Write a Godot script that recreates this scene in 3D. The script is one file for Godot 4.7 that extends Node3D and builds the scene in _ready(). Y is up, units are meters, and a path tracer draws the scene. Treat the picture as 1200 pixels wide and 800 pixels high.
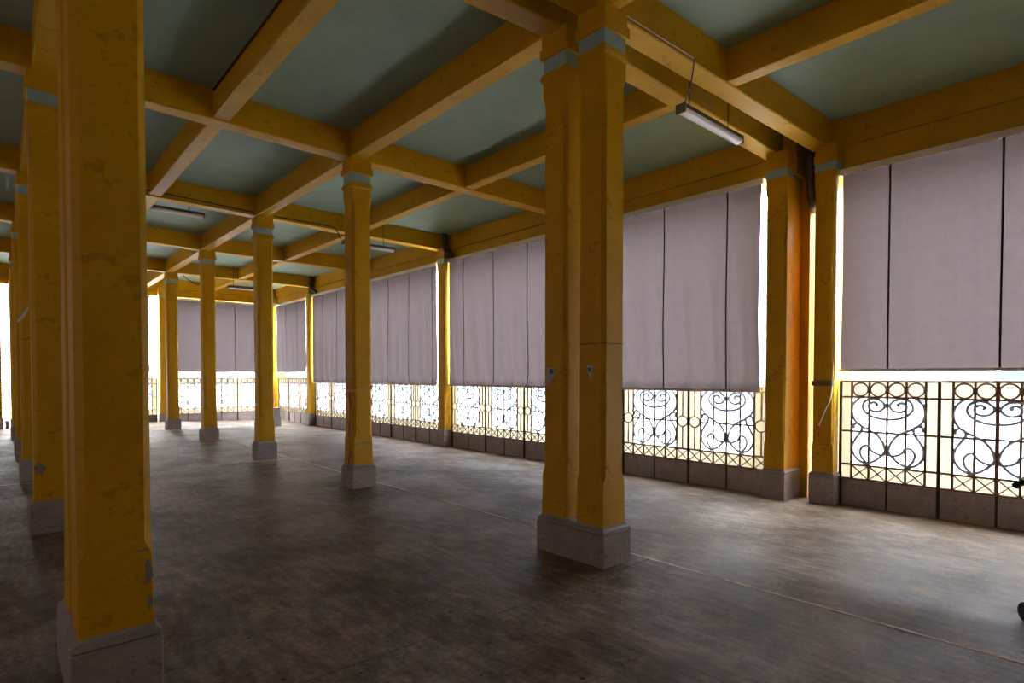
extends Node3D
# Hall with yellow columns and beams, a green coffered ceiling, canvas roller blinds and a glazed iron parapet.
# Plan: x across the hall towards the blinds, depth "d" along the rows of columns (world z = -d), metres.

var M := {}
var shared := {}
var used := {}
var wall_right: Node3D
var wall_far: Node3D

# ---------------------------------------------------------------- helpers
func numbered(called: String) -> String:
	if not used.has(called):
		used[called] = 0
		return called
	used[called] += 1
	return "%s_%03d" % [called, used[called]]

func thing(called: String, label: String, category: String, at := Vector3.ZERO, turn := 0.0, group := "") -> Node3D:
	var o := Node3D.new()
	o.name = numbered(called)
	add_child(o)
	o.position = at
	o.rotation.y = turn
	o.set_meta("label", label)
	o.set_meta("category", category)
	o.set_meta("kind", "thing")
	if group != "":
		o.set_meta("group", group)
	return o

func structure(called: String) -> Node3D:
	var o := Node3D.new()
	o.name = numbered(called)
	add_child(o)
	o.set_meta("kind", "structure")
	return o

func begin() -> SurfaceTool:
	var st := SurfaceTool.new()
	st.begin(Mesh.PRIMITIVE_TRIANGLES)
	st.set_smooth_group(-1)
	return st

func finish(st: SurfaceTool) -> ArrayMesh:
	st.generate_normals()
	return st.commit()

func put(called: String, mesh: Mesh, mat: Material, parent: Node, at := Vector3.ZERO) -> MeshInstance3D:
	var o := MeshInstance3D.new()
	o.name = called
	o.mesh = mesh
	o.material_override = mat
	o.cast_shadow = GeometryInstance3D.SHADOW_CASTING_SETTING_ON
	parent.add_child(o, true)
	o.position = at
	return o

func quad(st: SurfaceTool, a: Vector3, b: Vector3, c: Vector3, d: Vector3) -> void:
	for p in [a, b, c, a, c, d]:
		st.add_vertex(p)

func box(st: SurfaceTool, lo: Vector3, hi: Vector3) -> void:
	hexa(st, [Vector3(lo.x, lo.y, lo.z), Vector3(hi.x, lo.y, lo.z), Vector3(hi.x, lo.y, hi.z), Vector3(lo.x, lo.y, hi.z),
		Vector3(lo.x, hi.y, lo.z), Vector3(hi.x, hi.y, lo.z), Vector3(hi.x, hi.y, hi.z), Vector3(lo.x, hi.y, hi.z)])

func hexa(st: SurfaceTool, p: Array) -> void:   # four corners below, four above, seen from above in the order -x-z, +x-z, +x+z, -x+z
	quad(st, p[4], p[5], p[6], p[7])
	quad(st, p[3], p[2], p[1], p[0])
	quad(st, p[7], p[6], p[2], p[3])
	quad(st, p[5], p[4], p[0], p[1])
	quad(st, p[6], p[5], p[1], p[2])
	quad(st, p[4], p[7], p[3], p[0])

func box_mesh(lo: Vector3, hi: Vector3) -> ArrayMesh:
	var st := begin()
	box(st, lo, hi)
	return finish(st)

func loft(st: SurfaceTool, rings: Array, caps := true) -> void:
	for i in rings.size() - 1:
		var a: PackedVector3Array = rings[i]
		var b: PackedVector3Array = rings[i + 1]
		for k in a.size():
			var n := (k + 1) % a.size()
			quad(st, a[k], a[n], b[n], b[k])
	if caps:
		for e in [0, rings.size() - 1]:
			var r: PackedVector3Array = rings[e]
			for k in range(1, r.size() - 1):
				if e == 0:
					st.add_vertex(r[0]); st.add_vertex(r[k + 1]); st.add_vertex(r[k])
				else:
					st.add_vertex(r[0]); st.add_vertex(r[k]); st.add_vertex(r[k + 1])

func ring8(y: float, hx: float, hz: float, c: float, cx := 0.0, cz := 0.0) -> PackedVector3Array:   # a rectangle with cut corners
	return PackedVector3Array([Vector3(cx - hx + c, y, cz - hz), Vector3(cx + hx - c, y, cz - hz), Vector3(cx + hx, y, cz - hz + c), Vector3(cx + hx, y, cz + hz - c),
		Vector3(cx + hx - c, y, cz + hz), Vector3(cx - hx + c, y, cz + hz), Vector3(cx - hx, y, cz + hz - c), Vector3(cx - hx, y, cz - hz + c)])

func stack(levels: Array) -> ArrayMesh:   # [y, half x, half z, cut] or with a centre x, z
	var st := begin()
	var rings := []
	for l in levels:
		rings.append(ring8(l[0], l[1], l[2], l[3], l[4] if l.size() > 4 else 0.0, l[5] if l.size() > 5 else 0.0))
	loft(st, rings)
	return finish(st)

func tube(st: SurfaceTool, pts: PackedVector3Array, r: float, sides := 6, closed := false) -> void:
	var rings := []
	var n := pts.size()
	var side := Vector3.ZERO
	for i in n:
		var t: Vector3
		if closed:
			t = (pts[(i + 1) % n] - pts[(i - 1 + n) % n]).normalized()
		else:
			t = (pts[mini(i + 1, n - 1)] - pts[maxi(i - 1, 0)]).normalized()
		if side == Vector3.ZERO:
			side = t.cross(Vector3.UP)
			if side.length() < 0.05:
				side = t.cross(Vector3.RIGHT)
		side = (side - t * side.dot(t)).normalized()
		var up := side.cross(t)
		var ring := PackedVector3Array()
		for k in sides:
			var a := TAU * (k + 0.5) / sides
			ring.append(pts[i] + (side * cos(a) + up * sin(a)) * r)
		rings.append(ring)
	if closed:
		rings.append(rings[0])
	loft(st, rings, not closed)

func tube_mesh(pts: PackedVector3Array, r: float, sides := 6, closed := false) -> ArrayMesh:
	var st := begin()
	tube(st, pts, r, sides, closed)
	return finish(st)

func smooth_line(pts: Array, steps := 4) -> PackedVector3Array:   # Catmull-Rom through the points
	var out := PackedVector3Array()
	for i in pts.size() - 1:
		var p0: Vector3 = pts[maxi(i - 1, 0)]
		var p1: Vector3 = pts[i]
		var p2: Vector3 = pts[i + 1]
		var p3: Vector3 = pts[mini(i + 2, pts.size() - 1)]
		for s in steps:
			out.append(p1.cubic_interpolate(p2, p0, p3, float(s) / steps))
	out.append(pts[pts.size() - 1])
	return out

func plan(x: float, y: float, d: float) -> Vector3:
	return Vector3(x, y, -d)

# ---------------------------------------------------------------- materials
func grey_noise(s: int, freq: float, octaves := 4, size := 512) -> Image:
	var n := FastNoiseLite.new()
	n.seed = s
	n.noise_type = FastNoiseLite.TYPE_SIMPLEX_SMOOTH
	n.frequency = freq
	n.fractal_octaves = octaves
	var im := n.get_seamless_image(size, size)
	im.convert(Image.FORMAT_L8)
	return im

func painted(colour: Color, rough: float, amount: float, dirt: Color, dirt_share: float, scale: float, s: int) -> StandardMaterial3D:
	# a coat of paint: base colour with cloudy variation and specks of dirt or wear
	var size := 512
	var a := grey_noise(s, 0.008, 4, size)
	var b := grey_noise(s + 7, 0.05, 3, size)
	var sp := grey_noise(s + 13, 0.17, 2, size)
	var im := Image.create(size, size, true, Image.FORMAT_RGB8)
	for y in size:
		for x in size:
			var va := a.get_pixel(x, y).r
			var vb := b.get_pixel(x, y).r
			var k := 1.0 + (va - 0.5) * amount + (vb - 0.5) * amount * 0.6
			var w := clampf((va * 0.55 + vb * 0.45 - 0.66) * 9.0, 0.0, 1.0) * dirt_share
			if sp.get_pixel(x, y).r > 0.87:
				w = maxf(w, 0.6 * dirt_share + 0.2)
			im.set_pixel(x, y, Color(colour.r * k, colour.g * k, colour.b * k).lerp(dirt, w))
	im.generate_mipmaps()
	var m := StandardMaterial3D.new()
	m.albedo_texture = ImageTexture.create_from_image(im)
	m.roughness = rough
	m.metallic_specular = 0.35
	m.uv1_triplanar = true
	m.uv1_world_triplanar = true
	m.uv1_scale = Vector3.ONE * scale
	var h := ImageTexture.create_from_image(b)
	m.heightmap_enabled = true
	m.heightmap_texture = h
	m.heightmap_scale = 0.12
	return m

func plain(colour: Color, rough := 0.7, metal := 0.0) -> StandardMaterial3D:
	var m := StandardMaterial3D.new()
	m.albedo_color = colour
	m.roughness = rough
	m.metallic = metal
	m.metallic_specular = 0.4
	return m

func make_materials() -> void:
	M.yellow = painted(Color(0.80, 0.61, 0.05), 0.55, 0.09, Color(0.50, 0.35, 0.10), 0.35, 0.45, 11)
	M.green = painted(Color(0.60, 0.685, 0.60), 0.75, 0.08, Color(0.58, 0.66, 0.58), 0.4, 0.35, 23)
	M.band = plain(Color(0.62, 0.72, 0.70), 0.6)
	M.plinth = painted(Color(0.61, 0.575, 0.565), 0.7, 0.2, Color(0.38, 0.34, 0.33), 0.5, 0.8, 31)
	M.kick = painted(Color(0.66, 0.62, 0.62), 0.55, 0.18, Color(0.42, 0.37, 0.35), 0.5, 0.9, 37)
	M.iron = plain(Color(0.52, 0.40, 0.32), 0.6, 0.0)
	M.iron_dark = plain(Color(0.24, 0.20, 0.18), 0.6)
	M.building = plain(Color(0.60, 0.59, 0.60), 0.9)
	M.building_window = plain(Color(0.25, 0.27, 0.30), 0.3)
	M.scroll = plain(Color(0.72, 0.75, 0.82), 0.6, 0.0)
	M.rail = plain(Color(0.90, 0.86, 0.82), 0.5)
	M.pipe = plain(Color(0.33, 0.27, 0.26), 0.35, 0.1)
	M.cable = plain(Color(0.13, 0.12, 0.11), 0.5)
	M.conduit = plain(Color(0.66, 0.5, 0.2), 0.5)
	M.lamp_white = plain(Color(0.85, 0.83, 0.82), 0.4)
	M.lamp_grey = plain(Color(0.45, 0.42, 0.41), 0.5)
	M.black = plain(Color(0.03, 0.03, 0.035), 0.6)
	M.paper = plain(Color(0.78, 0.77, 0.74), 0.8)
	M.paper_blue = plain(Color(0.35, 0.45, 0.55), 0.8)
	M.paper_red = plain(Color(0.62, 0.35, 0.26), 0.8)
	M.tape_red = plain(Color(0.70, 0.07, 0.10), 0.45)
	M.tape_pink = plain(Color(0.86, 0.55, 0.46), 0.45)
	M.tape_brown = painted(Color(0.46, 0.35, 0.26), 0.7, 0.35, Color(0.25, 0.2, 0.16), 0.7, 3.0, 47)
	M.cord = plain(Color(0.80, 0.78, 0.76), 0.7)
	M.teal = plain(Color(0.02, 0.06, 0.06), 0.9)
	M.chip = plain(Color(0.56, 0.53, 0.48), 0.9)
	M.mortar = painted(Color(0.86, 0.81, 0.75), 0.9, 0.3, Color(0.36, 0.33, 0.3), 0.6, 1.2, 53)
	M.pavement = plain(Color(0.72, 0.72, 0.72), 0.9)
	# glazing: obscured glass, partly clear
	M.pane_blue = plain(Color(0.60, 0.64, 0.70, 0.55), 0.6)
	M.pane_cream = plain(Color(0.60, 0.57, 0.40, 1.0), 0.6)
	for m in [M.pane_blue, M.pane_cream]:
		m.transparency = BaseMaterial3D.TRANSPARENCY_ALPHA
		m.backlight_enabled = true
	M.pane_blue.backlight = Color(0.56, 0.60, 0.67)
	M.pane_cream.backlight = Color(0.66, 0.645, 0.60)
	# canvas of the blinds
	var weave := Image.create(256, 256, true, Image.FORMAT_RGB8)
	var cloud := grey_noise(61, 0.02, 3, 256)
	var rng := RandomNumberGenerator.new()
	rng.seed = 5
	var col := PackedFloat32Array()
	for x in 256:
		col.append(rng.randf_range(-0.035, 0.035))
	for y in 256:
		var row := rng.randf_range(-0.01, 0.01)
		for x in 256:
			var k := 1.0 + col[x] + row + rng.randf_range(-0.05, 0.05) + (cloud.get_pixel(x, y).r - 0.5) * 0.10
			weave.set_pixel(x, y, Color(0.144 * k, 0.130 * k, 0.131 * k))
	weave.generate_mipmaps()
	M.canvas = StandardMaterial3D.new()
	M.canvas.albedo_texture = ImageTexture.create_from_image(weave)
	M.canvas.uv1_triplanar = true
	M.canvas.uv1_world_triplanar = true
	M.canvas.uv1_scale = Vector3.ONE * 1.3
	M.canvas.roughness = 0.9
	M.canvas.backlight_enabled = true
	M.canvas.backlight = Color(1.0, 0.97, 0.97)
	M.seam = plain(Color(0.20, 0.16, 0.15), 0.9)
	# worn concrete screed: cloudy dirt, trowel and tyre streaks, small dark specks
	var size := 1024
	var a := grey_noise(71, 0.004, 5, size)
	var b := grey_noise(73, 0.02, 4, size)
	var c := grey_noise(79, 0.11, 2, size)
	var s := grey_noise(83, 0.012, 3, size)
	var im := Image.create(size, size, true, Image.FORMAT_RGB8)
	var rg := Image.create(size, size, true, Image.FORMAT_L8)
	for y in size:
		for x in size:
			var va := a.get_pixel(x, y).r
			var vb := b.get_pixel(x, y).r
			var vc := c.get_pixel(x, y).r
			var vs := s.get_pixel((x * 5) % size, y).r   # stretched along one axis
			var k := 0.395 + (va - 0.5) * 0.20 + (vb - 0.5) * 0.20 + (vs - 0.5) * 0.16 + (vc - 0.5) * 0.16
			k = clampf(k, 0.15, 0.7)
			if vc > 0.86 and vb < 0.5:
				k *= 0.6
			var warm := clampf((0.55 - va) * 1.2, -0.2, 0.35)
			im.set_pixel(x, y, Color(k * (1.06 + 0.06 * warm), k * (0.92 - 0.02 * warm), k * (0.79 - 0.16 * warm)))
			rg.set_pixel(x, y, Color.WHITE * clampf(0.60 - (va - 0.5) * 0.16 + (vb - 0.5) * 0.14, 0.42, 0.9))
	# scratches and scuffs in the screed
	for n in 90:
		var px := rng.randf() * size
		var py := rng.randf() * size
		var an := rng.randf() * TAU
		var pale := rng.randf() < 0.6
		for q in int(rng.randf_range(15, 110)):
			an += rng.randf_range(-0.03, 0.03)
			px += cos(an)
			py += sin(an)
			var ix := posmod(int(px), size)
			var iy := posmod(int(py), size)
			var was := im.get_pixel(ix, iy)
			im.set_pixel(ix, iy, was.lerp(Color(0.62, 0.57, 0.51) if pale else Color(0.13, 0.10, 0.08), 0.3))
	for n in 140:
		var cx := rng.randi() % size
		var cy := rng.randi() % size
		var rr := rng.randf_range(1.0, 3.0)
		for dy in range(-3, 4):
			for dx in range(-3, 4):
				if dx * dx + dy * dy <= rr * rr:
					im.set_pixel(posmod(cx + dx, size), posmod(cy + dy, size), Color(0.12, 0.095, 0.075))
	im.generate_mipmaps()
	M.floor = StandardMaterial3D.new()
	M.floor.albedo_texture = ImageTexture.create_from_image(im)
	M.floor.roughness_texture = ImageTexture.create_from_image(rg)
	M.floor.roughness = 0.9
	M.floor.metallic_specular = 0.25
	M.floor.uv1_triplanar = true
	M.floor.uv1_world_triplanar = true
	M.floor.uv1_scale = Vector3.ONE * 0.19
	M.floor.heightmap_enabled = true
	M.floor.heightmap_texture = ImageTexture.create_from_image(b)
	M.floor.heightmap_scale = 0.15

# ---------------------------------------------------------------- setting
const CEIL := 5.04
const SOFFIT := 4.68
const XA := 3.908
const XB := 0.402
const XW := -4.2
const A_D := [3.66, 7.752, 11.73, 15.745, 19.735]
const B_D := [4.02, 7.70, 11.60, 15.40, 19.30]
const F_D := [3.70, 7.78, 11.83, 15.80, 19.76]
const END_D := 23.45
const BACK_D := -5.0
const XF := 8.30     # plane of the parapet in the farther bays
const XN := 8.50     # plane of the parapet in the nearest bay

func floor_y(x: float) -> float:
	return -0.03 * maxf(0.0, x - 4.2)

func beam(called: String, parent: Node, ax: float, ad: float, bx: float, bd: float, w: float, y0: float, y1 := CEIL) -> void:
	var a := plan(ax, 0, ad)
	var b := plan(bx, 0, bd)
	var t := (b - a).normalized()
	var s := t.cross(Vector3.UP) * w * 0.5
	var c := 0.012
	var st := begin()
	var rings := []
	for p in [a, b]:
		var ring := PackedVector3Array()
		for q in [[-1.0, y1, 0.0], [-1.0, y0 + c, 0.0], [-1.0, y0, c], [1.0, y0, -c], [1.0, y0 + c, 0.0], [1.0, y1, 0.0]]:
			ring.append(p + s * q[0] + s.normalized() * q[2] + Vector3.UP * q[1])
		rings.append(ring)
	loft(st, rings)
	put(called, finish(st), M.yellow, parent)

func build_setting() -> void:
	# floor: cast slabs with mortar-filled joints; the slabs beyond the columns fall towards the parapet
	var fl := structure("floor")
	fl.set_meta("label", "worn brown-grey concrete floor of large cast slabs")
	var xs := [XW, 4.25, 8.75]
	var ds := [BACK_D, 2.95, 11.25, 19.5, END_D + 0.3]
	for i in 2:
		for k in 4:
			var g := 0.004
			var x0: float = xs[i] + g
			var x1: float = xs[i + 1] - g
			if i == 1 and k > 0:
				continue   # beyond the columns the floor is one long slab
			var z0: float = -(ds[k + 1] if i == 0 else END_D + 0.3) + g
			var z1: float = -ds[k] - g
			var y0 := floor_y(x0)
			var y1 := floor_y(x1)
			var st := begin()
			hexa(st, [Vector3(x0, -0.4, z0), Vector3(x1, -0.4, z0), Vector3(x1, -0.4, z1), Vector3(x0, -0.4, z1), Vector3(x0, y0, z0), Vector3(x1, y1, z0), Vector3(x1, y1, z1), Vector3(x0, y0, z1)])
			put("floor_slab", finish(st), M.floor, fl)
	var rng := RandomNumberGenerator.new()
	rng.seed = 12
	for j in [[4.25, 0], [11.25, 1], [19.5, 1]]:
		var st := begin()
		var p := -4.8 if j[1] == 0 else -3.4
		var stop := 23.2 if j[1] == 0 else 4.2
		var prev_w := 0.012
		while p < stop:
			var q := minf(p + rng.randf_range(0.12, 0.4), stop)
			var w := rng.randf_range(0.006, 0.017)
			var h := rng.randf_range(0.0015, 0.004)
			var corners := []
			for y in [-0.05, h]:
				for e in [[p, -prev_w], [p, prev_w], [q, w], [q, -w]]:
					if j[1] == 0:
						corners.append(plan(j[0] + e[1], y + floor_y(j[0]), e[0]))
					else:
						corners.append(plan(e[0], y + floor_y(e[0]), j[0] + e[1]))
			hexa(st, corners)
			prev_w = w
			p = q
		put("joint", finish(st), M.mortar, fl)

	# ceiling with its beams
	var ce := structure("ceiling")
	ce.set_meta("label", "green coffered ceiling between yellow beams")
	put("ceiling_slab", box_mesh(Vector3(XW - 0.3, CEIL, -END_D - 0.6), Vector3(9.1, CEIL + 0.3, -BACK_D + 0.3)), M.green, ce)
	var w := 0.235
	for k in 5:
		var slope: float = (A_D[k] - B_D[k]) / (XA - XB)
		beam("cross_beam", ce, XW, B_D[k] + slope * (XW - XB), XB, B_D[k], w, SOFFIT)
		beam("cross_beam", ce, XB, B_D[k], XA, A_D[k], w, SOFFIT)
		beam("cross_beam", ce, XA, A_D[k], 8.4, F_D[k], w, SOFFIT)
	beam("cross_beam", ce, XW, 3.7, XB, 3.59, w, SOFFIT)
	beam("cross_beam", ce, XB, 3.59, XA, 3.24, w, SOFFIT)
	beam("cross_beam", ce, XA, 3.26, 8.75, 3.12, w, SOFFIT)
	for d in [-0.8, -4.7]:
		beam("cross_beam", ce, XW, d, 8.75, d, w, SOFFIT)
	for k in 5:
		var d0: float = A_D[k]
		var d1: float = A_D[k + 1] if k < 4 else END_D
		beam("long_beam", ce, 3.85, d0, 3.85, d1, 0.21, SOFFIT)
		var e0: float = B_D[k]
		var e1: float = B_D[k + 1] if k < 4 else END_D
		beam("long_beam", ce, XB, e0, XB, e1, 0.21, SOFFIT)
		for x in [-1.6, 2.06, 5.87]:
			beam("secondary_beam", ce, x, d0, x, d1, 0.19, SOFFIT + 0.02)
	for x in [3.85, XB]:
		beam("long_beam", ce, x, BACK_D, x, 3.3, 0.21, SOFFIT)
	for x in [-1.6, 2.06, 5.87]:
		beam("secondary_beam", ce, x, BACK_D, x, 3.25, 0.19, SOFFIT + 0.02)

	# walls: lintels over the openings on the right and at the far end, blinds out of view on the left, an unseen closed wall behind
	var wr := structure("wall_right")
	wall_right = wr
	put("edge_beam", box_mesh(Vector3(8.27, SOFFIT, -END_D - 0.3), Vector3(8.75, CEIL, -3.4)), M.yellow, wr)
	put("lintel", box_mesh(Vector3(8.295, 4.40, -END_D - 0.3), Vector3(8.75, SOFFIT - 0.006, -3.4)), M.yellow, wr)
	put("edge_beam", box_mesh(Vector3(8.495, SOFFIT, -3.2), Vector3(9.0, CEIL, -BACK_D)), M.yellow, wr)
	put("lintel", box_mesh(Vector3(8.51, 4.30, -3.2), Vector3(9.0, SOFFIT - 0.006, -BACK_D)), M.yellow, wr)
	put("outer_jamb", box_mesh(Vector3(8.61, -0.3, -3.79), Vector3(8.98, 4.72, -3.335)), M.yellow, wr)
	put("outer_jamb", box_mesh(Vector3(8.65, -0.3, -3.205), Vector3(8.98, 4.30, -2.95)), M.yellow, wr)  # added to narrow the slit and shade the pilaster beside it
	put("unseen_closed_bay", box_mesh(Vector3(8.53, -0.4, 2.62), Vector3(9.0, 4.30, -BACK_D)), M.yellow, wr)  # out of view behind the camera, placed to keep the front floor darker
	put("gap_lintel", box_mesh(Vector3(8.62, 4.05, -3.42), Vector3(9.0, CEIL, -3.18)), M.yellow, wr)
	var we := structure("wall_far")
	wall_far = we
	put("edge_beam", box_mesh(Vector3(XW, SOFFIT, -END_D - 0.4), Vector3(8.3, CEIL, -END_D + 0.03)), M.yellow, we)
	put("lintel", box_mesh(Vector3(XW, 4.42, -END_D - 0.4), Vector3(8.3, SOFFIT - 0.006, -END_D)), M.yellow, we)
	put("unseen_end_panel", box_mesh(Vector3(XW, -0.2, -END_D - 0.4), Vector3(-0.2, 4.42, -END_D)), M.yellow, we)  # out of view, shuts off daylight from the far left
	var wl := structure("wall_left")
	# lowered blinds between piers, out of view, placed to light the columns from the left
	put("dado", box_mesh(Vector3(XW - 0.3, -0.4, -END_D - 0.4), Vector3(XW, 0.35, -BACK_D + 0.3)), M.yellow, wl)
	put("lintel", box_mesh(Vector3(XW - 0.3, 4.40, -END_D - 0.4), Vector3(XW, CEIL, -BACK_D + 0.3)), M.yellow, wl)
	for d in [-5.0, 3.4, 11.5, 19.5, 23.5]:
		put("pier", box_mesh(Vector3(XW - 0.3, 0.35, -d - 0.25), Vector3(XW, 4.40, -d + 0.25)), M.yellow, wl)
	for b in [[-4.75, 3.15], [3.65, 11.25], [11.75, 19.25], [19.75, 23.25]]:
		var st := begin()
		quad(st, plan(XW - 0.1, 4.40, b[0]), plan(XW - 0.1, 4.40, b[1]), plan(XW - 0.1, 0.35, b[1]), plan(XW - 0.1, 0.35, b[0]))
		put("unseen_canvas", finish(st), M.canvas, wl)  # unseen, lets soft daylight onto the left faces of the columns
	var wb := structure("wall_back")
	put("wall_panel", box_mesh(Vector3(XW, -0.4, -BACK_D), Vector3(9.0, CEIL, -BACK_D + 0.3)), M.yellow, wb)  # unseen behind the camera, keeps light out from that side
	var gr := structure("ground")
	gr.set_meta("label", "pale paving of the street outside")
	put("paving", box_mesh(Vector3(9.1, -0.6, -60), Vector3(60, -0.45, 40)), M.pavement, gr)
	put("paving", box_mesh(Vector3(-40, -0.6, -70), Vector3(9.1, -0.45, -END_D - 0.7)), M.pavement, gr)

# ---------------------------------------------------------------- columns
func column_parts(t: Node3D, cz: Array, plinth_lo: float, plinth_hi: float, h := 0.146, base_y := 0.0) -> void:
	# plinth with a stepped moulding, then for each shaft: chamfered shaft, neck ring, green band, capital
	var hz := (plinth_hi - plinth_lo) / 2.0
	var mz := (plinth_hi + plinth_lo) / 2.0
	var hx := h + 0.0385
	put("plinth", stack([[base_y - 0.05, hx, hz, 0.008, 0, mz], [0.262, hx, hz, 0.008, 0, mz], [0.270, hx - 0.008, hz - 0.008, 0.008, 0, mz]]), M.plinth, t)
	put("plinth_moulding", stack([[0.270, hx - 0.026, hz - 0.026, 0.004, 0, mz], [0.276, hx - 0.026, hz - 0.026, 0.004, 0, mz], [0.279, hx - 0.002, hz - 0.002, 0.004, 0, mz], [0.300, hx - 0.006, hz - 0.006, 0.004, 0, mz],
		[0.312, hx - 0.026, hz - 0.026, 0.004, 0, mz], [0.332, hx - 0.032, hz - 0.032, 0.004, 0, mz]]), M.plinth, t)
	for z in cz:
		put("shaft", stack([[0.332, h + 0.004, h + 0.004, 0.006, 0, z], [0.70, h, h, 0.006, 0, z], [0.76, h, h, 0.034, 0, z], [4.06, h - 0.002, h - 0.002, 0.034, 0, z], [4.13, h - 0.002, h - 0.002, 0.006, 0, z], [4.262, h, h, 0.006, 0, z]]), M.yellow, t)
		put("neck_ring", stack([[4.262, h + 0.002, h + 0.002, 0.004, 0, z], [4.285, h + 0.016, h + 0.016, 0.004, 0, z], [4.318, h + 0.016, h + 0.016, 0.004, 0, z], [4.345, h + 0.002, h + 0.002, 0.004, 0, z], [4.350, h - 0.004, h - 0.004, 0.004, 0, z]]), M.yellow, t)
		put("green_band", stack([[4.350, h - 0.004, h - 0.004, 0.004, 0, z], [4.470, h - 0.004, h - 0.004, 0.004, 0, z]]), M.band, t)
		put("capital", stack([[4.470, h + 0.020, h + 0.020, 0.004, 0, z], [4.560, h + 0.020, h + 0.020, 0.004, 0, z], [4.566, h + 0.006, h + 0.006, 0.004, 0, z], [SOFFIT + 0.01, h + 0.006, h + 0.006, 0.004, 0, z]]), M.yellow, t)

func chip(t: Node3D, at: Vector3, turn: float, w: float, h: float, s: int) -> void:   # bare plaster where the paint has flaked
	var rng := RandomNumberGenerator.new()
	rng.seed = s
	var a := PackedVector3Array()
	var b := PackedVector3Array()
	for k in 19:
		var an := TAU * k / 19.0
		var r := rng.randf_range(0.45, 1.0)
		var p := Vector3(cos(an) * w * 0.5 * r, sin(an) * h * 0.5 * r, 0)
		a.append(p)
		b.append(p * 0.9 + Vector3(0, 0, 0.0025))
	var st := begin()
	loft(st, [a, b])
	var o := put("flaked_patch", finish(st), M.chip, t, at)
	o.rotation.y = turn

func build_columns() -> void:
	var group := "yellow columns"
	var t := thing("paired_column", "paired yellow column on a shared grey plinth, two torn notices stuck on it", "column", plan(XA, 0, 3.66), 0, group)
	column_parts(t, [0.0, 0.43], -0.1845, 0.43 + 0.1845)
	put("thin_dark_line", stack([[1.872, 0.1475, 0.1475, 0.034, 0, 0.43], [1.878, 0.1475, 0.1475, 0.034, 0, 0.43]]), M.cable, t)  # thin dark line round the front shaft
	var labels := ["yellow column with red tape hanging down, next beyond the central paired column",
		"yellow column standing third in the row of the central paired column",
		"slim yellow column fourth in the row of the central paired column",
		"farthest yellow column of the central row, before the end blind"]
	for k in range(1, 5):
		t = thing("column", labels[k - 1], "column", plan(XA, 0, A_D[k]), 0, group)
		column_parts(t, [0.0], -0.1845, 0.1845)
		if k == 1:
			chip(t, Vector3(0.03, 0.64, 0.149), 0, 0.20, 0.05, 3)
			chip(t, Vector3(-0.1, 0.63, 0.149), 0, 0.07, 0.04, 4)
	t = thing("paired_column", "large paired yellow column at the left, nearest the camera, its corner chipped", "column", plan(0.425, 0, 4.02), 0, group)
	column_parts(t, [0.0, 0.43], -0.19, 0.43 + 0.19, 0.155)
	chip(t, Vector3(0.138, 0.60, 0.587), 0, 0.045, 0.16, 8)
	chip(t, Vector3(0.105, 0.715, 0.587), 0, 0.09, 0.012, 9)
	chip(t, Vector3(0.14, 0.44, 0.588), 0, 0.03, 0.10, 19)
	var dark := ["shadowed yellow column directly behind the large left column",
		"shadowed yellow column second behind the large left column", "narrow sliver of yellow column third behind the large left column", "last yellow column of the left row beside the bright opening"]
	for k in range(1, 5):
		t = thing("column", dark[k - 1], "column", plan(XB, 0, B_D[k]), 0, group)
		column_parts(t, [0.0], -0.1845, 0.1845)
		if k == 1:
			chip(t, Vector3(-0.10, 0.66, 0.149), 0, 0.10, 0.16, 14)

func pilaster(wall: Node3D, label: String, at: Vector3, turn: float, w: float, deep: float, y0: float) -> Node3D:
	# local: x along the wall, z towards the hall; z = 0 is the plane of the parapet, the pilaster stands "front" before it
	var t := Node3D.new()
	t.name = "pilaster"
	wall.add_child(t, true)
	t.position = at
	t.rotation.y = turn
	t.set_meta("label", label)
	var h := w / 2.0
	var front := 0.21
	var cz := (front - deep) / 2.0
	var hz := (front + deep) / 2.0
	put("plinth", stack([[y0 - 0.05, h + 0.026, hz + 0.035, 0.008, 0, cz], [0.235, h + 0.026, hz + 0.035, 0.008, 0, cz], [0.245, h + 0.018, hz + 0.027, 0.008, 0, cz]]), M.plinth, t)
	put("plinth_moulding", stack([[0.245, h + 0.024, hz + 0.024, 0.004, 0, cz], [0.262, h + 0.03, hz + 0.03, 0.004, 0, cz], [0.28, h + 0.022, hz + 0.022, 0.004, 0, cz], [0.30, h + 0.006, hz + 0.006, 0.004, 0, cz]]), M.plinth, t)
	put("shaft", stack([[0.30, h + 0.003, hz + 0.003, 0.005, 0, cz], [0.66, h, hz, 0.005, 0, cz], [0.71, h, hz, 0.028, 0, cz], [4.1, h, hz, 0.028, 0, cz], [4.16, h, hz, 0.005, 0, cz], [4.345, h, hz, 0.005, 0, cz]]), M.yellow, t)
	put("green_band", stack([[4.345, h + 0.004, hz + 0.004, 0.004, 0, cz], [4.455, h + 0.004, hz + 0.004, 0.004, 0, cz]]), M.band, t)
	put("capital", stack([[4.455, h + 0.012, hz + 0.012, 0.004, 0, cz], [4.56, h + 0.012, hz + 0.012, 0.004, 0, cz], [4.566, h + 0.002, hz + 0.002, 0.004, 0, cz], [SOFFIT + 0.02, h + 0.002, hz + 0.002, 0.004, 0, cz]]), M.yellow, t)
	return t

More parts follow.
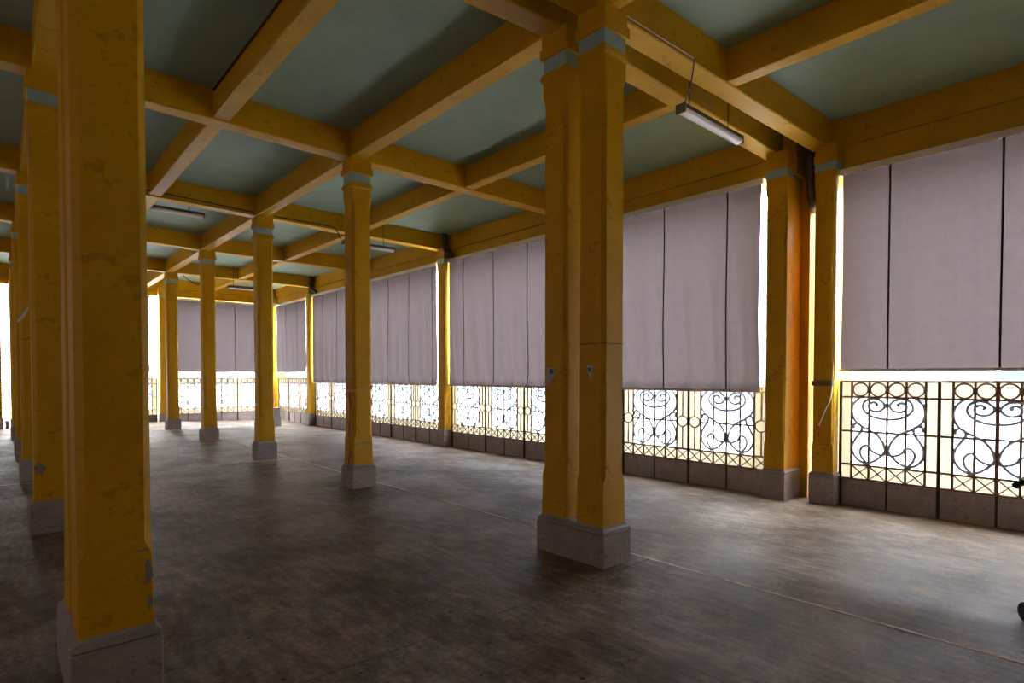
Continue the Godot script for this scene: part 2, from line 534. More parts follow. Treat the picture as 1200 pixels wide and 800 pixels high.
func build_pilasters() -> void:
	var r := -PI / 2
	pilaster(wall_right, "yellow pilaster at the near end of the second blind, left of the bright slit", plan(XF, 0, 3.585), r, 0.285, 0.30, -0.13)
	pilaster(wall_right, "yellow pilaster right of the bright slit, brown band round it", plan(XN + 0.02, 0, 3.03), r, 0.27, 0.12, -0.13)
	pilaster(wall_right, "thin yellow pilaster under a dark pipe between the two long far blinds", plan(XF, 0, 11.705), r, 0.285, 0.30, -0.13)
	pilaster(wall_right, "far yellow pilaster under a dark pipe beside the raised last blind", plan(XF, 0, 19.85), r, 0.25, 0.30, -0.13)
	pilaster(wall_right, "yellow pilaster in the far corner where the two walls of blinds meet", plan(XF, 0, END_D), r, 0.34, 0.30, -0.13)
	pilaster(wall_far, "yellow pilaster of the end wall left of its blind, behind the farthest column", plan(4.36, 0, END_D), 0, 0.28, 0.30, -0.02)
	pilaster(wall_far, "yellow pilaster of the end wall at the left edge of the picture", plan(0.42, 0, END_D), 0, 0.28, 0.30, -0.02)
	pilaster(wall_far, "yellow pilaster of the end wall beyond the bright slit at the left edge", plan(-0.06, 0, END_D), 0, 0.28, 0.30, -0.02)

# ---------------------------------------------------------------- parapet
const Y_BOT := -0.16
const Y_KICK := 0.237
const Y_X := 0.424
const Y_MID := 0.869
const Y_RING := 1.323
const Y_TOP := 1.526

func cached(key: String, maker: Callable) -> Mesh:
	if not shared.has(key):
		shared[key] = maker.call()
	return shared[key]

func bar(parent: Node, called: String, x0: float, y0: float, x1: float, y1: float, z0 := -0.006, z1 := 0.010, mat: Material = null) -> void:
	var key := "bar %.3f %.3f %.3f" % [x1 - x0, y1 - y0, z1 - z0]
	var mesh := cached(key, func(): return box_mesh(Vector3.ZERO, Vector3(x1 - x0, y1 - y0, z1 - z0)))
	put(called, mesh, M.iron if mat == null else mat, parent, Vector3(x0, y0, z0))

func ring(parent: Node, cx: float, cy: float, rx: float, ry: float) -> void:
	var mesh := cached("ring %.3f %.3f" % [rx, ry], func():
		var pts := PackedVector3Array()
		for k in 20:
			pts.append(Vector3(cos(TAU * k / 20.0) * rx, sin(TAU * k / 20.0) * ry, 0))
		return tube_mesh(pts, 0.0105, 5, true))
	put("ring", mesh, M.iron, parent, Vector3(cx, cy, 0.004))

const SCROLLS := [
	[[0.13, 0.0], [0.035, 0.09], [0.006, 0.22], [0.05, 0.34], [0.15, 0.425], [0.27, 0.48], [0.37, 0.545], [0.445, 0.645], [0.478, 0.76]],
	[[0.49, 0.31], [0.35, 0.295], [0.22, 0.235], [0.16, 0.15], [0.19, 0.06], [0.28, 0.02], [0.39, 0.035], [0.465, 0.11], [0.42, 0.18], [0.33, 0.20], [0.255, 0.165], [0.25, 0.10], [0.31, 0.07], [0.36, 0.095], [0.34, 0.125]],
	[[0.03, 0.465], [0.035, 0.405], [0.09, 0.385], [0.145, 0.42], [0.14, 0.50], [0.07, 0.60], [0.015, 0.72], [0.035, 0.84], [0.11, 0.93], [0.22, 0.96], [0.34, 0.915], [0.43, 0.835], [0.478, 0.76]],
	[[0.21, 0.945], [0.145, 0.87], [0.13, 0.78], [0.18, 0.71], [0.25, 0.71], [0.29, 0.77], [0.36, 0.81], [0.44, 0.825], [0.487, 0.80]],
]

func scroll_mesh(n: int, mirror: bool, w: float, h: float) -> Mesh:
	return cached("scroll %d %s %.3f %.3f" % [n, mirror, w, h], func():
		var pts := []
		for p in SCROLLS[n]:
			pts.append(Vector3((1.0 - p[0] if mirror else p[0]) * w, (1.0 - p[1]) * h, 0))
		return tube_mesh(smooth_line(pts, 4), 0.0185, 6))

func pane(parent: Node, mat: Material, x0: float, y0: float, x1: float, y1: float) -> void:
	bar(parent, "pane", x0, y0, x1, y1, -0.016, -0.012, mat)

func diagonal(parent: Node, x0: float, y0: float, x1: float, y1: float) -> void:
	var key := "diag %.3f %.3f" % [x1 - x0, y1 - y0]
	var mesh := cached(key, func(): return tube_mesh(PackedVector3Array([Vector3.ZERO, Vector3(x1 - x0, y1 - y0, 0)]), 0.0095, 4))
	put("diagonal_bar", mesh, M.iron, parent, Vector3(x0, y0, 0.003))

func parapet_panel(parent: Node3D, x: float, m: float, hb: float, gate: bool, split: bool, last: bool) -> void:
	# one bay of ironwork m wide: half a border, four cells of scrollwork, half a border
	var p := Node3D.new()
	p.name = "railing_panel"
	parent.add_child(p, true)
	p.position = Vector3(x, 0, 0)
	var w := m - 2.0 * hb
	var yr := Y_RING if gate else Y_RING + 0.045
	var yt := Y_TOP if gate else Y_RING + 0.105
	var c := w / 4.0
	# sheet-iron kick plates with a raised strip over each joint
	for k in 2:
		bar(p, "kick_plate", k * m / 2 + 0.004, Y_BOT, (k + 1) * m / 2 - 0.004, Y_KICK, -0.022, -0.010, M.kick)
	bar(p, "cover_strip", m / 2 - 0.012, Y_BOT, m / 2 + 0.012, Y_KICK, -0.010, -0.002, M.iron_dark)
	bar(p, "stile", -0.016, Y_BOT, 0.016, yt + 0.012, -0.010, 0.016, M.iron_dark)
	if last:
		bar(p, "stile", m - 0.016, Y_BOT, m + 0.016, yt + 0.012, -0.010, 0.016, M.iron_dark)
	for k in 5:
		var half := 0.019 if (split and k == 2) else 0.0125
		bar(p, "upright_bar", hb + k * c - half, Y_KICK, hb + k * c + half, yt)
	bar(p, "top_rail", 0.0, yt - 0.006, m, yt + 0.020, -0.016, 0.020)
	bar(p, "cross_rail", 0.0, yr - 0.0125, m, yr + 0.0125)
	bar(p, "cross_rail", 0.0, Y_X - 0.0125, m, Y_X + 0.0125)
	bar(p, "bottom_rail", 0.0, Y_KICK - 0.010, m, Y_KICK + 0.010, -0.010, 0.014)
	if gate:
		bar(p, "cross_rail", 0.0, Y_MID - 0.0125, m, Y_MID + 0.0125)
	else:
		bar(p, "cross_rail", hb, Y_MID - 0.0125, m - hb, Y_MID + 0.0125)
		for bx in [hb / 2.0, m - hb / 2.0]:
			bar(p, "border_bar", bx - 0.008, Y_X, bx + 0.008, Y_MID - 0.08)
			bar(p, "border_bar", bx - 0.008, Y_MID + 0.08, bx + 0.008, yt)
			ring(p, bx, Y_MID, hb * 0.42, 0.085)
	for k in (4 if gate else 0):
		ring(p, hb + (k + 0.5) * c, (yr + yt) / 2, c * 0.43, 0.086)
	var n_x := 4 if gate else 6
	var x_start := hb if gate else 0.0
	var xc := c if gate else m / 6.0
	for k in n_x:
		diagonal(p, x_start + k * xc, Y_KICK, x_start + (k + 1) * xc, Y_X)
		diagonal(p, x_start + k * xc, Y_X, x_start + (k + 1) * xc, Y_KICK)
	for n in 4:
		for mirror in [false, true]:
			put("scroll", scroll_mesh(n, mirror, w, yr - Y_X), M.scroll, p, Vector3(hb, Y_X, -0.002))
	for q in [[0.5, 0.76, 0.022, 0.10], [0.22, 0.965, 0.04, 0.035], [0.78, 0.965, 0.04, 0.035], [0.5, 0.11, 0.018, 0.05]]:
		var cx: float = hb + q[0] * w
		var cy: float = Y_X + (1.0 - q[1]) * (yr - Y_X)
		bar(p, "collar", cx - q[2], cy - q[3] / 2, cx + q[2], cy + q[3] / 2, -0.008, 0.010, M.scroll)
	pane(p, M.pane_blue, hb, Y_X, m - hb, Y_MID)
	pane(p, M.pane_blue, hb, Y_MID, m - hb, yr)
	pane(p, M.pane_cream, 0.0, Y_KICK, m, Y_X)
	pane(p, M.pane_cream, 0.0, yr, m, yt)
	pane(p, M.pane_cream, 0.0, Y_X, hb, yr)
	pane(p, M.pane_cream, m - hb, Y_X, m, yr)

func parapet(label: String, at: Vector3, turn: float, length: float, count: int, share: float, gate: bool) -> void:
	var t := thing("iron_railing", label, "railing", at, turn, "glazed iron railings")
	var m := length / count
	for i in count:
		parapet_panel(t, i * m, m, m * share, gate, gate and i % 2 == 1, i == count - 1)

func build_parapets() -> void:
	var r := -PI / 2
	# local x runs towards the camera (falling depth)
	parapet("glazed iron railing under the nearest blind at the right edge", plan(XN, 0, 2.87), r, 5.47, 5, 0.125, true)
	parapet("glazed iron railing under the blind behind the paired column", plan(XF, 0, 11.535), r, 7.785, 6, 0.167, false)
	parapet("glazed iron railing under the long far blind behind the taped column", plan(XF, 0, 19.70), r, 7.82, 6, 0.167, false)
	parapet("short glazed iron railing in the far corner under the raised blind", plan(XF, 0, END_D - 0.21), r, 3.24, 3, 0.125, true)
	parapet("glazed iron railing across the end wall under its blind", plan(4.56, 0, END_D), 0, 3.4, 3, 0.125, true)
	parapet("glazed iron railing of the open end bay left of its blind", plan(0.62, 0, END_D), 0, 3.54, 3, 0.125, true)
	slit_grille("narrow iron grille in the bright slit at the left edge", plan(0.18, 0, END_D - 0.0), 0)
	slit_grille("narrow iron grille closing the bright slit between two pilasters", plan(8.74, 0, 3.262), r)

func slit_grille(label: String, at: Vector3, turn: float) -> void:
	var t := thing("slit_grille", label, "grille", at, turn, "narrow iron grilles")
	bar(t, "upright_bar", -0.048, 0.2, -0.034, 1.50)
	for y in [0.25, 0.46, 0.98, 1.40, 1.50]:
		bar(t, "cross_rail", -0.05, y, 0.05, y + 0.016)
	diagonal(t, -0.04, 0.26, 0.04, 0.46)
	diagonal(t, -0.04, 0.46, 0.04, 0.26)
	bar(t, "kick_plate", -0.05, Y_BOT, 0.05, 0.24, -0.02, 0.0, M.kick)

# ---------------------------------------------------------------- blinds
func cloth_z(x: float, y: float, v: float, amp: float, slant: float, s: float) -> float:
	var low := smoothstep(0.1, 0.8, v) * (1.0 - smoothstep(0.9, 1.0, v))
	return amp * low * (sin(TAU * (x * 1.9 + slant * y) + s) + 0.5 * sin(TAU * (x * 4.3 + slant * 1.6 * y) + 2.0 * s)) + 0.35 * amp * sin(x * 1.7 + s) * sin(PI * v)

func blind(label: String, at: Vector3, turn: float, length: float, count: int, offset: float, y_top: float, y_low: float, amp: float, slant: float, s: float) -> void:
	# local: x along the wall, z towards the hall
	var t := thing("roller_blind", label, "blind", at, turn, "grey canvas roller blinds")
	var edges := [0.0]
	var step := 1.1
	var e := offset
	while e < length - 0.05:
		edges.append(e)
		e += step
	edges.append(length)
	var ny := 22
	for i in edges.size() - 1:
		var x0: float = edges[i]
		var x1: float = edges[i + 1]
		var nx := maxi(3, int((x1 - x0) / 0.045))
		var st := SurfaceTool.new()
		st.begin(Mesh.PRIMITIVE_TRIANGLES)
		st.set_smooth_group(0)
		for iy in ny + 1:
			var v := float(iy) / ny
			for ix in nx + 1:
				var x := lerpf(x0, x1, float(ix) / nx)
				var inset := 0.012 * sin(PI * v)   # the free edges draw in a little half-way down
				var xx := x + inset * (1.0 if x < 0.001 else (-1.0 if x > length - 0.001 else 0.0))
				st.add_vertex(Vector3(xx, lerpf(y_top, y_low, v), cloth_z(x, lerpf(y_top, y_low, v), v, amp, slant, s)))
		for iy in ny:
			for ix in nx:
				var q := iy * (nx + 1) + ix
				for k in [q, q + 1, q + nx + 2, q, q + nx + 2, q + nx + 1]:
					st.add_index(k)
		st.generate_normals()
		put("canvas_strip", st.commit(), M.canvas, t)
		if i > 0:
			var sm := begin()
			var rings := []
			for iy in ny + 1:
				var v := float(iy) / ny
				var y := lerpf(y_top, y_low, v)
				var z := cloth_z(x0, y, v, amp, slant, s) + 0.004
				rings.append(PackedVector3Array([Vector3(x0 - 0.011, y, z), Vector3(x0 + 0.011, y, z), Vector3(x0 + 0.011, y, z + 0.004), Vector3(x0 - 0.011, y, z + 0.004)]))
			loft(sm, rings)
			put("seam", finish(sm), M.seam, t)
	var hr := begin()
	loft(hr, [PackedVector3Array([Vector3(-0.03, y_top, -0.068), Vector3(-0.03, y_top - 0.008, 0.03), Vector3(-0.03, y_top + 0.07, 0.036), Vector3(-0.03, y_top + 0.078, -0.068)]),
		PackedVector3Array([Vector3(length + 0.03, y_top, -0.068), Vector3(length + 0.03, y_top - 0.008, 0.03), Vector3(length + 0.03, y_top + 0.07, 0.036), Vector3(length + 0.03, y_top + 0.078, -0.068)])])
	put("head_rail", finish(hr), M.rail, t)
	put("bottom_bar", box_mesh(Vector3(-0.02, y_low - 0.028, -0.014), Vector3(length + 0.02, y_low + 0.004, 0.014)), M.rail, t)
	for x in [-0.045, length + 0.045]:
		put("guide_cable", tube_mesh(PackedVector3Array([Vector3(x, y_top + 0.05, -0.01), Vector3(x, 1.2, -0.01)]), 0.005, 5), M.rail, t)
	for x in [-0.02, length - 0.02]:
		put("bracket", box_mesh(Vector3(x, y_top - 0.01, -0.03), Vector3(x + 0.04, y_top + 0.08, 0.03)), M.lamp_grey, t)

func build_blinds() -> void:
	var r := -PI / 2
	blind("grey canvas blind at the right edge, nearest of the blinds, its bottom bar raised", plan(XN - 0.06, 0, 2.86), r, 5.49, 3, 0.55, 4.27, 1.69, 0.008, 0.05, 0.4)
	blind("wide grey canvas blind partly hidden by the central paired column", plan(XF - 0.075, 0, 11.55), r, 7.697, 7, 0.58, 4.36, 1.395, 0.024, 0.16, 1.3)
	blind("long grey canvas blind with hanging folds behind the taped column", plan(XF - 0.075, 0, 19.71), r, 7.63, 7, 0.83, 4.36, 1.395, 0.036, 0.03, 2.2)
	blind("short grey canvas blind before the far corner, hanging higher than its neighbour", plan(XF - 0.075, 0, END_D - 0.24), r, 2.90, 3, 1.0, 4.33, 1.76, 0.012, 0.05, 0.9)
	blind("grey canvas blind of the end wall mostly hidden behind the large left column, placed to darken the left floor", plan(0.80, 0, END_D - 0.07), 0, 3.14, 3, 1.0, 4.33, 1.77, 0.010, 0.04, 1.7)  # mostly out of sight, placed to hold daylight off the left floor
	blind("grey canvas blind across the end wall behind the far columns", plan(4.62, 0, END_D - 0.07), 0, 3.30, 3, 1.02, 4.33, 1.77, 0.010, 0.04, 3.0)

# ---------------------------------------------------------------- fittings
func lamp(label: String, at: Vector3, drop: float, length: float) -> Node3D:
	# a weatherproof fluorescent batten, unlit, hung on two rods; local x along it, y = 0 at its foot
	var t := thing("fluorescent_lamp", label, "lamp", at, 0, "unlit fluorescent lamps")
	var st := begin()
	var rings := []
	for e in [0.0, length]:
		rings.append(PackedVector3Array([Vector3(e, 0.10, -0.045), Vector3(e, 0.10, 0.045), Vector3(e, 0.05, 0.062), Vector3(e, 0.045, 0.062), Vector3(e, 0.045, -0.062), Vector3(e, 0.05, -0.062)]))
	loft(st, rings)
	put("housing", finish(st), M.lamp_grey, t)
	st = begin()
	rings = []
	for e in [0.012, length - 0.012]:
		var rg := PackedVector3Array()
		for k in 9:
			var a := PI * k / 8.0
			rg.append(Vector3(e, 0.045 - sin(a) * 0.045, cos(a) * 0.06))
		rings.append(rg)
	loft(st, rings)
	put("diffuser", finish(st), M.lamp_white, t)
	for e in [-0.008, length - 0.006]:
		put("end_cap", box_mesh(Vector3(e, 0.0, -0.058), Vector3(e + 0.014, 0.098, 0.058)), M.lamp_grey, t)
	for e in [0.16, length - 0.26]:
		put("hanging_rod", tube_mesh(PackedVector3Array([Vector3(e, 0.10, 0), Vector3(e, drop, 0)]), 0.006, 5), M.cable, t)
	return t

func pipe(label: String, pts: Array, r: float) -> void:
	var t := thing("downpipe", label, "pipe", pts[0], 0, "dark rainwater pipes")
	var moved := []
	for p in pts:
		moved.append(p - pts[0])
	put("pipe_run", tube_mesh(smooth_line(moved, 5), r, 12), M.pipe, t)
	for k in [0.35, 0.8]:
		var c: Vector3 = moved[0].lerp(moved[1], k)
		put("pipe_collar", tube_mesh(PackedVector3Array([c + Vector3(0, 0.02, 0), c - Vector3(0, 0.02, 0)]), r * 1.18, 12), M.pipe, t)

func cable(called: String, label: String, category: String, pts: Array, r: float, mat: Material, steps := 5) -> void:
	var mesh := tube_mesh(smooth_line(pts, steps), r, 6)
	var o := put(numbered(called), mesh, mat, self)
	o.set_meta("label", label)
	o.set_meta("category", category)
	o.set_meta("kind", "thing")

func build_fittings() -> void:
	var drop := SOFFIT + 0.02
	var l := lamp("white fluorescent lamp hung under the paired cross beams right of the central column", plan(5.40, 4.36, 3.40), CEIL - 4.36, 1.25)
	put("feed_cable", tube_mesh(smooth_line([Vector3(0.03, 0.09, 0.0), Vector3(0.0, 0.11, 0.05), Vector3(-0.10, 0.15, 0.16), Vector3(-0.21, 0.24, 0.26), Vector3(-0.25, 0.33, 0.30), Vector3(-0.27, 0.355, 0.305)], 6), 0.007, 6), M.cable, l)
	lamp("fluorescent lamp hanging between the left columns beyond the large left column", plan(2.05, 4.78, 12.9), CEIL - 4.78, 1.1)
	lamp("white fluorescent lamp partly hidden behind the taped column", plan(5.45, 4.36, 11.45), CEIL - 4.36, 1.2)
	lamp("small far fluorescent lamp between the last columns", plan(5.40, 4.33, 19.4), CEIL - 4.33, 1.0)
	cable("conduit", "yellow painted conduit along the cross beam above the central paired column", "conduit",
		[plan(4.09, 4.715, 3.122), plan(4.5, 4.715, 3.115), plan(4.9, 4.715, 3.10), plan(5.13, 4.715, 3.095)], 0.014, M.conduit, 3)
	cable("beam_cable", "black cable stapled along the third cross beam left of its column", "cable",
		[plan(1.0, 4.74, 11.36), plan(2.4, 4.735, 11.45), plan(3.70, 4.73, 11.585)], 0.010, M.cable, 3)
	cable("beam_cable", "black cable along the third cross beam looping down to the half hidden lamp", "cable",
		[plan(4.08, 4.73, 11.60), plan(4.9, 4.73, 11.60), plan(5.28, 4.72, 11.60), plan(5.37, 4.60, 11.52), plan(5.40, 4.48, 11.47)], 0.010, M.cable, 4)
	cable("beam_cable", "black cable along the left edge of the beam above the large left column", "cable",
		[plan(1.952, 4.99, 4.25), plan(1.95, 4.985, 5.6), plan(1.952, 4.98, 7.50)], 0.012, M.cable, 3)
	cable("cable_loop", "loose black cable loop hanging beside the far column", "cable",
		[plan(4.2, 4.62, 19.6), plan(4.5, 4.42, 19.6), plan(4.85, 4.42, 19.6), plan(4.98, 4.62, 19.6), plan(4.86, 4.78, 19.6)], 0.012, M.cable, 5)
	pipe("dark rainwater pipe bending out above the bright slit between two pilasters", [plan(8.45, CEIL, 3.275), plan(8.45, 4.55, 3.275), plan(8.47, 4.15, 3.275), plan(8.55, 4.0, 3.275), plan(8.75, 3.96, 3.30)], 0.055)
	pipe("dark rainwater pipe above the thin pilaster between the long blinds", [plan(8.12, CEIL, 11.58), plan(8.12, 4.72, 11.58), plan(8.13, 4.60, 11.52), plan(8.20, 4.52, 11.42), plan(8.235, 4.50, 11.38)], 0.055)
	pipe("dark rainwater pipe above the far pilaster by the raised blind", [plan(8.12, CEIL, 19.60), plan(8.12, 4.72, 19.60), plan(8.13, 4.60, 19.54), plan(8.20, 4.52, 19.44), plan(8.235, 4.50, 19.40)], 0.055)

func slip(called: String, label: String, category: String, at: Vector3, turn: float, outline: Array, inner: Array, ink: Material) -> void:
	# a torn piece of paper: outline in its own plane, with a printed patch as a part
	var t := thing(called, label, category, at, turn)
	for pair in [[outline, 0.0, M.paper, "sheet"], [inner, 0.0012, ink, "print"]]:
		var a := PackedVector3Array()
		var b := PackedVector3Array()
		for p in pair[0]:
			a.append(Vector3(p[0], p[1], pair[1]))
			b.append(Vector3(p[0], p[1], pair[1] + 0.0015))
		var st := begin()
		loft(st, [a, b])
		put(pair[3], finish(st), pair[2], t)

func build_small_things() -> void:
	var west := -PI / 2
	slip("torn_notice", "torn white notice with blue and red print on the rear shaft of the paired column", "paper", plan(XA - 0.148, 1.6, 3.70), west,
		[[-0.05, -0.02], [-0.04, 0.08], [0.05, 0.08], [0.05, 0.0], [0.02, -0.03], [0.01, -0.07], [-0.02, -0.06], [-0.07, -0.12]], [[-0.01, 0.02], [-0.01, 0.065], [0.04, 0.065], [0.04, 0.02]], M.paper_blue)
	slip("torn_notice", "small curved scrap of white notice on the front shaft of the paired column", "paper", plan(XA - 0.148, 1.63, 3.23), west,
		[[-0.03, 0.06], [0.04, 0.06], [0.025, 0.02], [0.02, -0.03], [0.03, -0.07], [0.0, -0.04], [-0.02, 0.01]], [[-0.018, 0.015], [-0.02, 0.04], [0.015, 0.04], [0.01, 0.0]], M.paper_blue)
	slip("number_plate", "small blue and white plate on the side of the taped column", "plate", plan(XA - 0.148, 1.62, 7.76), west,
		[[-0.05, -0.022], [-0.05, 0.022], [0.05, 0.022], [0.05, -0.022]], [[-0.03, -0.01], [-0.03, 0.01], [0.03, 0.01], [0.03, -0.01]], M.paper_blue)
	# barrier tape round the second column of the central row
	var t := thing("barrier_tape", "red and white barrier tape tied round a column, one red end hanging down", "tape", plan(XA, 0, 7.752))
	var st := begin()
	loft(st, [PackedVector3Array([Vector3(-0.151, 1.38, 0.151), Vector3(0.151, 1.44, 0.151), Vector3(0.151, 1.465, 0.151), Vector3(-0.151, 1.40, 0.151)]), PackedVector3Array([Vector3(-0.151, 1.38, 0.149), Vector3(0.151, 1.44, 0.149), Vector3(0.151, 1.465, 0.149), Vector3(-0.151, 1.40, 0.149)])])
	put("wrapped_band", finish(st), M.tape_pink, t)
	st = begin()
	loft(st, [PackedVector3Array([Vector3(-0.151, 1.40, -0.15), Vector3(-0.151, 1.37, 0.15), Vector3(-0.151, 1.395, 0.15), Vector3(-0.151, 1.425, -0.15)]), PackedVector3Array([Vector3(-0.149, 1.40, -0.15), Vector3(-0.149, 1.37, 0.15), Vector3(-0.149, 1.395, 0.15), Vector3(-0.149, 1.425, -0.15)])])
	put("wrapped_band", finish(st), M.tape_pink, t)
	st = begin()
	var rings := []
	for k in 14:
		var v := k / 13.0
		var y := lerpf(1.38, 0.26, v)
		var z := 0.03 + 0.015 * sin(v * 9.0)
		var x := -0.153 - 0.035 * smoothstep(0.75, 0.95, v) - 0.003 * sin(v * 13.0)
		var w := 0.014 + 0.008 * sin(v * 17.0)
		rings.append(PackedVector3Array([Vector3(x, y, z - w), Vector3(x, y, z + w), Vector3(x - 0.003, y, z + w), Vector3(x - 0.003, y, z - w)]))
	loft(st, rings)
	put("hanging_end", finish(st), M.tape_red, t)
	st = begin()
	rings = []
	for k in 9:
		var v := k / 8.0
		var y := lerpf(1.47, 1.08, v)
		var w := 0.022 + 0.014 * sin(v * 11.0 + 1.0)
		rings.append(PackedVector3Array([Vector3(0.150, y, 0.02 - w), Vector3(0.150, y, 0.02 + w), Vector3(0.158 + w, y, 0.03 + w), Vector3(0.154 + w, y, 0.0)]))
	loft(st, rings)
	put("knot_bundle", finish(st), M.chip, t)
	# brown band round the pilaster right of the slit, and the blind's cord
	t = thing("brown_band", "weathered brown band wrapped round the pilaster right of the slit", "band", plan(8.40, 1.50, 3.035))
	put("band_front", stack([[-0.03, 0.12, 0.139, 0.003, 0.02, 0.0], [0.035, 0.12, 0.139, 0.003, 0.02, 0.0]]), M.tape_brown, t)
	cable("pull_cord", "pale pull cord slanting down across the pilaster to a red end", "cord",
		[plan(8.26, 4.25, 2.88), plan(8.26, 2.6, 2.89), plan(8.26, 1.45, 2.90), plan(8.262, 1.15, 2.98), plan(8.265, 0.93, 3.06)], 0.008, M.cord, 6)
	cable("cord_tail", "short red tail at the end of the pale pull cord", "cord", [plan(8.265, 0.93, 3.06), plan(8.262, 0.87, 3.05), plan(8.262, 0.79, 3.06)], 0.008, M.tape_red, 4)
	# thin pale tape strung between the shadowed columns on the left
	cable("strung_tape", "thin pale tape strung between shadowed columns at the left", "tape", [plan(0.235, 2.28, 7.55), plan(0.235, 2.33, 9.3), plan(0.235, 2.42, 11.40)], 0.012, M.cord, 6)
	# grey block beyond the third column
	t = thing("stacked_blocks", "two stacked grey concrete blocks on the floor behind the third column", "blocks", plan(6.92, floor_y(6.92), 19.9))
	put("block", stack([[0.0, 0.19, 0.2, 0.01], [0.31, 0.19, 0.2, 0.01]]), M.plinth, t)
	put("block", stack([[0.31, 0.175, 0.19, 0.01, -0.01, 0.0], [0.62, 0.175, 0.19, 0.01, -0.01, 0.0]]), M.plinth, t)
	slip("torn_poster", "brown torn poster edge on the side of the farthest central column", "paper", plan(XA + 0.147, 1.12, 19.74), PI / 2,
		[[-0.12, -0.22], [-0.12, 0.22], [0.1, 0.2], [0.12, 0.05], [0.07, 0.0], [0.11, -0.2]], [[-0.1, -0.15], [-0.1, 0.15], [0.05, 0.15], [0.05, -0.15]], M.paper_red)
	# hand trolley, almost wholly outside the right edge
	t = thing("hand_trolley", "black hand trolley cut by the right edge, one wheel and a grip showing", "trolley", plan(5.17, floor_y(5.17), 0.46), -0.75)
	for x in [-0.14, 0.26]:
		var o := put("wheel", tube_mesh(PackedVector3Array([Vector3(x - 0.02, 0.066, 0), Vector3(x + 0.02, 0.066, 0)]), 0.066, 20), M.black, t)
		put("tyre", tube_mesh(circle_yz(Vector3(x, 0.066, 0), 0.056, 20), 0.012, 6, true), M.black, o)
	put("axle", tube_mesh(PackedVector3Array([Vector3(-0.14, 0.066, 0), Vector3(0.26, 0.066, 0)]), 0.010, 8), M.black, t)
	for x in [-0.06, 0.18]:
		put("upright", tube_mesh(smooth_line([Vector3(x, 0.05, 0.02), Vector3(x, 0.5, 0.0), Vector3(x, 0.92, -0.02)], 3), 0.013, 8), M.black, t)
	put("toe_plate", box_mesh(Vector3(-0.04, 0.03, -0.02), Vector3(0.22, 0.042, 0.2)), M.black, t)
	put("grip", tube_mesh(smooth_line([Vector3(-0.235, 0.905, -0.01), Vector3(-0.18, 0.925, -0.02), Vector3(-0.04, 0.925, -0.02), Vector3(0.26, 0.925, -0.02)], 3), 0.022, 8), M.black, t)
	street_building("hardly seen pale grey building across the street, placed to dim the glass of the right railings", plan(23.0, -0.45, 46.0), -PI / 2, 64.0, 8.2)
	street_building("hardly seen pale grey building facing the end wall, placed to dim the glass of its railing", plan(-16.0, -0.45, 38.0), 0, 36.0, 8.2)
	# stall with a teal canopy outside, seen through the gap under the nearest blind
	t = thing("market_stall", "teal canopy outside, seen in the gap under the nearest blind", "stall", plan(16.2, -0.45, 0.0))
	st = begin()
	loft(st, [PackedVector3Array([Vector3(-1.2, 1.9, -2.3), Vector3(1.2, 1.9, -2.3), Vector3(1.2, 1.9, 2.3), Vector3(-1.2, 1.9, 2.3)]), PackedVector3Array([Vector3(-0.7, 2.6, -1.9), Vector3(0.7, 2.6, -1.9), Vector3(0.7, 2.6, 1.9), Vector3(-0.7, 2.6, 1.9)])])
	put("canopy", finish(st), M.teal, t)
	for x in [-1.1, 1.1]:
		for z in [-2.2, 2.2]:
			put("post", box_mesh(Vector3(x - 0.03, 0, z - 0.03), Vector3(x + 0.03, 1.9, z + 0.03)), M.lamp_grey, t)
	put("counter", box_mesh(Vector3(-1.0, 0, -2.2), Vector3(-0.5, 0.95, 2.2)), M.paper, t)

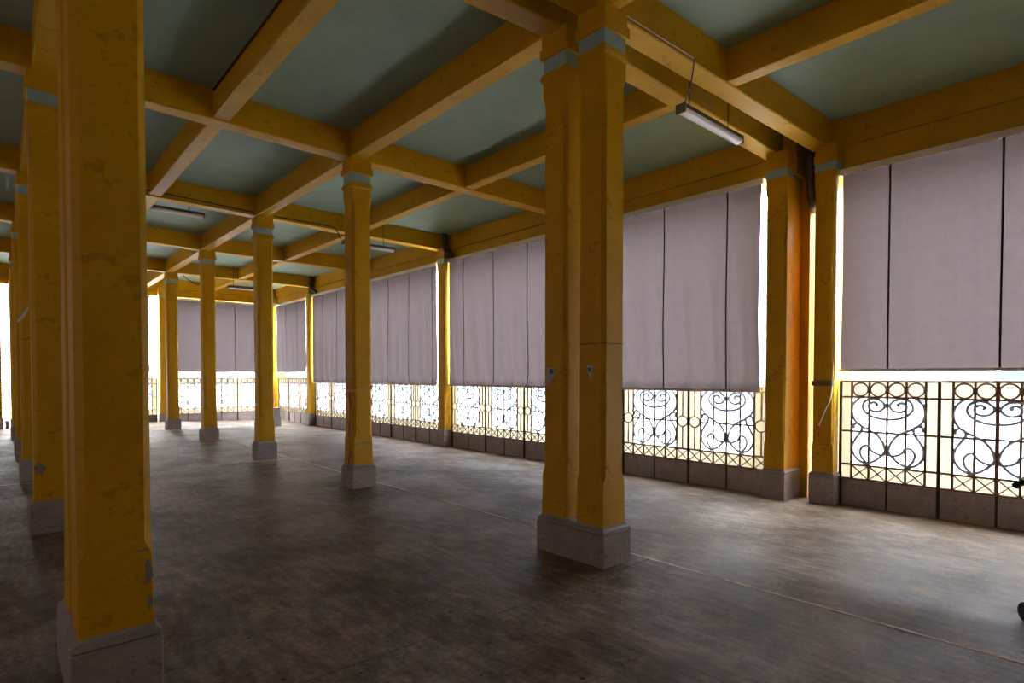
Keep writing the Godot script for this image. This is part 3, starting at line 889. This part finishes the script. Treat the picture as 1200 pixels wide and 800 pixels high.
func street_building(label: String, at: Vector3, turn: float, length: float, high: float) -> void:  # hardly seen, placed to dim what the railing panes look out on
	# local: x along the street, z towards the hall
	var t := thing("street_building", label, "building", at, turn, "buildings across the street")
	put("wall", box_mesh(Vector3(0, 0, -8), Vector3(length, high, 0)), M.building, t)
	put("cornice", box_mesh(Vector3(-0.2, high, -8.2), Vector3(length + 0.2, high + 0.4, 0.3)), M.building, t)
	var n := int(length / 4.0)
	for row in int(high / 3.2):
		for i in n:
			var x := (i + 0.5) * length / n
			var w := put("window", box_mesh(Vector3(x - 0.6, 0.9 + row * 3.2, -0.05), Vector3(x + 0.6, 2.6 + row * 3.2, 0.03)), M.building_window, t)
			put("window_sill", box_mesh(Vector3(x - 0.75, 0.78 + row * 3.2, 0.0), Vector3(x + 0.75, 0.88 + row * 3.2, 0.14)), M.building, w)

func circle_yz(c: Vector3, r: float, n: int) -> PackedVector3Array:
	var out := PackedVector3Array()
	for k in n:
		out.append(c + Vector3(0, cos(TAU * k / n) * r, sin(TAU * k / n) * r))
	return out

# ----------------------------------------------------------------
func _ready() -> void:
	# camera: level verticals, lens shifted up a little
	var cam := Camera3D.new()
	cam.name = "camera"
	add_child(cam)
	cam.position = Vector3(0, 1.6, 0)
	cam.rotation = Vector3(-0.0226, -0.7271, 0)
	cam.projection = Camera3D.PROJECTION_FRUSTUM
	cam.near = 0.05
	cam.far = 300.0
	cam.size = 0.05 * 800.0 / 676.63
	cam.frustum_offset = Vector2(0, 0.05 * 55.853 / 676.63)
	cam.current = true
	# bright overcast sky: about three times as bright overhead as at the horizon
	var sky := ProceduralSkyMaterial.new()
	sky.sky_top_color = Color(0.96, 0.98, 1.0)
	sky.sky_curve = 0.6
	sky.sky_horizon_color = Color(0.605, 0.615, 0.63)
	sky.ground_horizon_color = Color(0.58, 0.58, 0.58)
	sky.ground_bottom_color = Color(0.50, 0.50, 0.50)
	sky.sky_energy_multiplier = 1.0
	sky.ground_energy_multiplier = 1.0
	var env := Environment.new()
	env.background_mode = Environment.BG_SKY
	env.sky = Sky.new()
	env.sky.sky_material = sky
	env.tonemap_mode = Environment.TONE_MAPPER_LINEAR
	env.tonemap_exposure = 110.0
	env.sdfgi_enabled = true
	env.ssao_enabled = true
	env.ssil_enabled = true
	var we := WorldEnvironment.new()
	we.name = "world_environment"
	we.environment = env
	add_child(we)

	make_materials()
	build_setting()
	build_columns()
	build_pilasters()
	build_parapets()
	build_blinds()
	build_fittings()
	build_small_things()
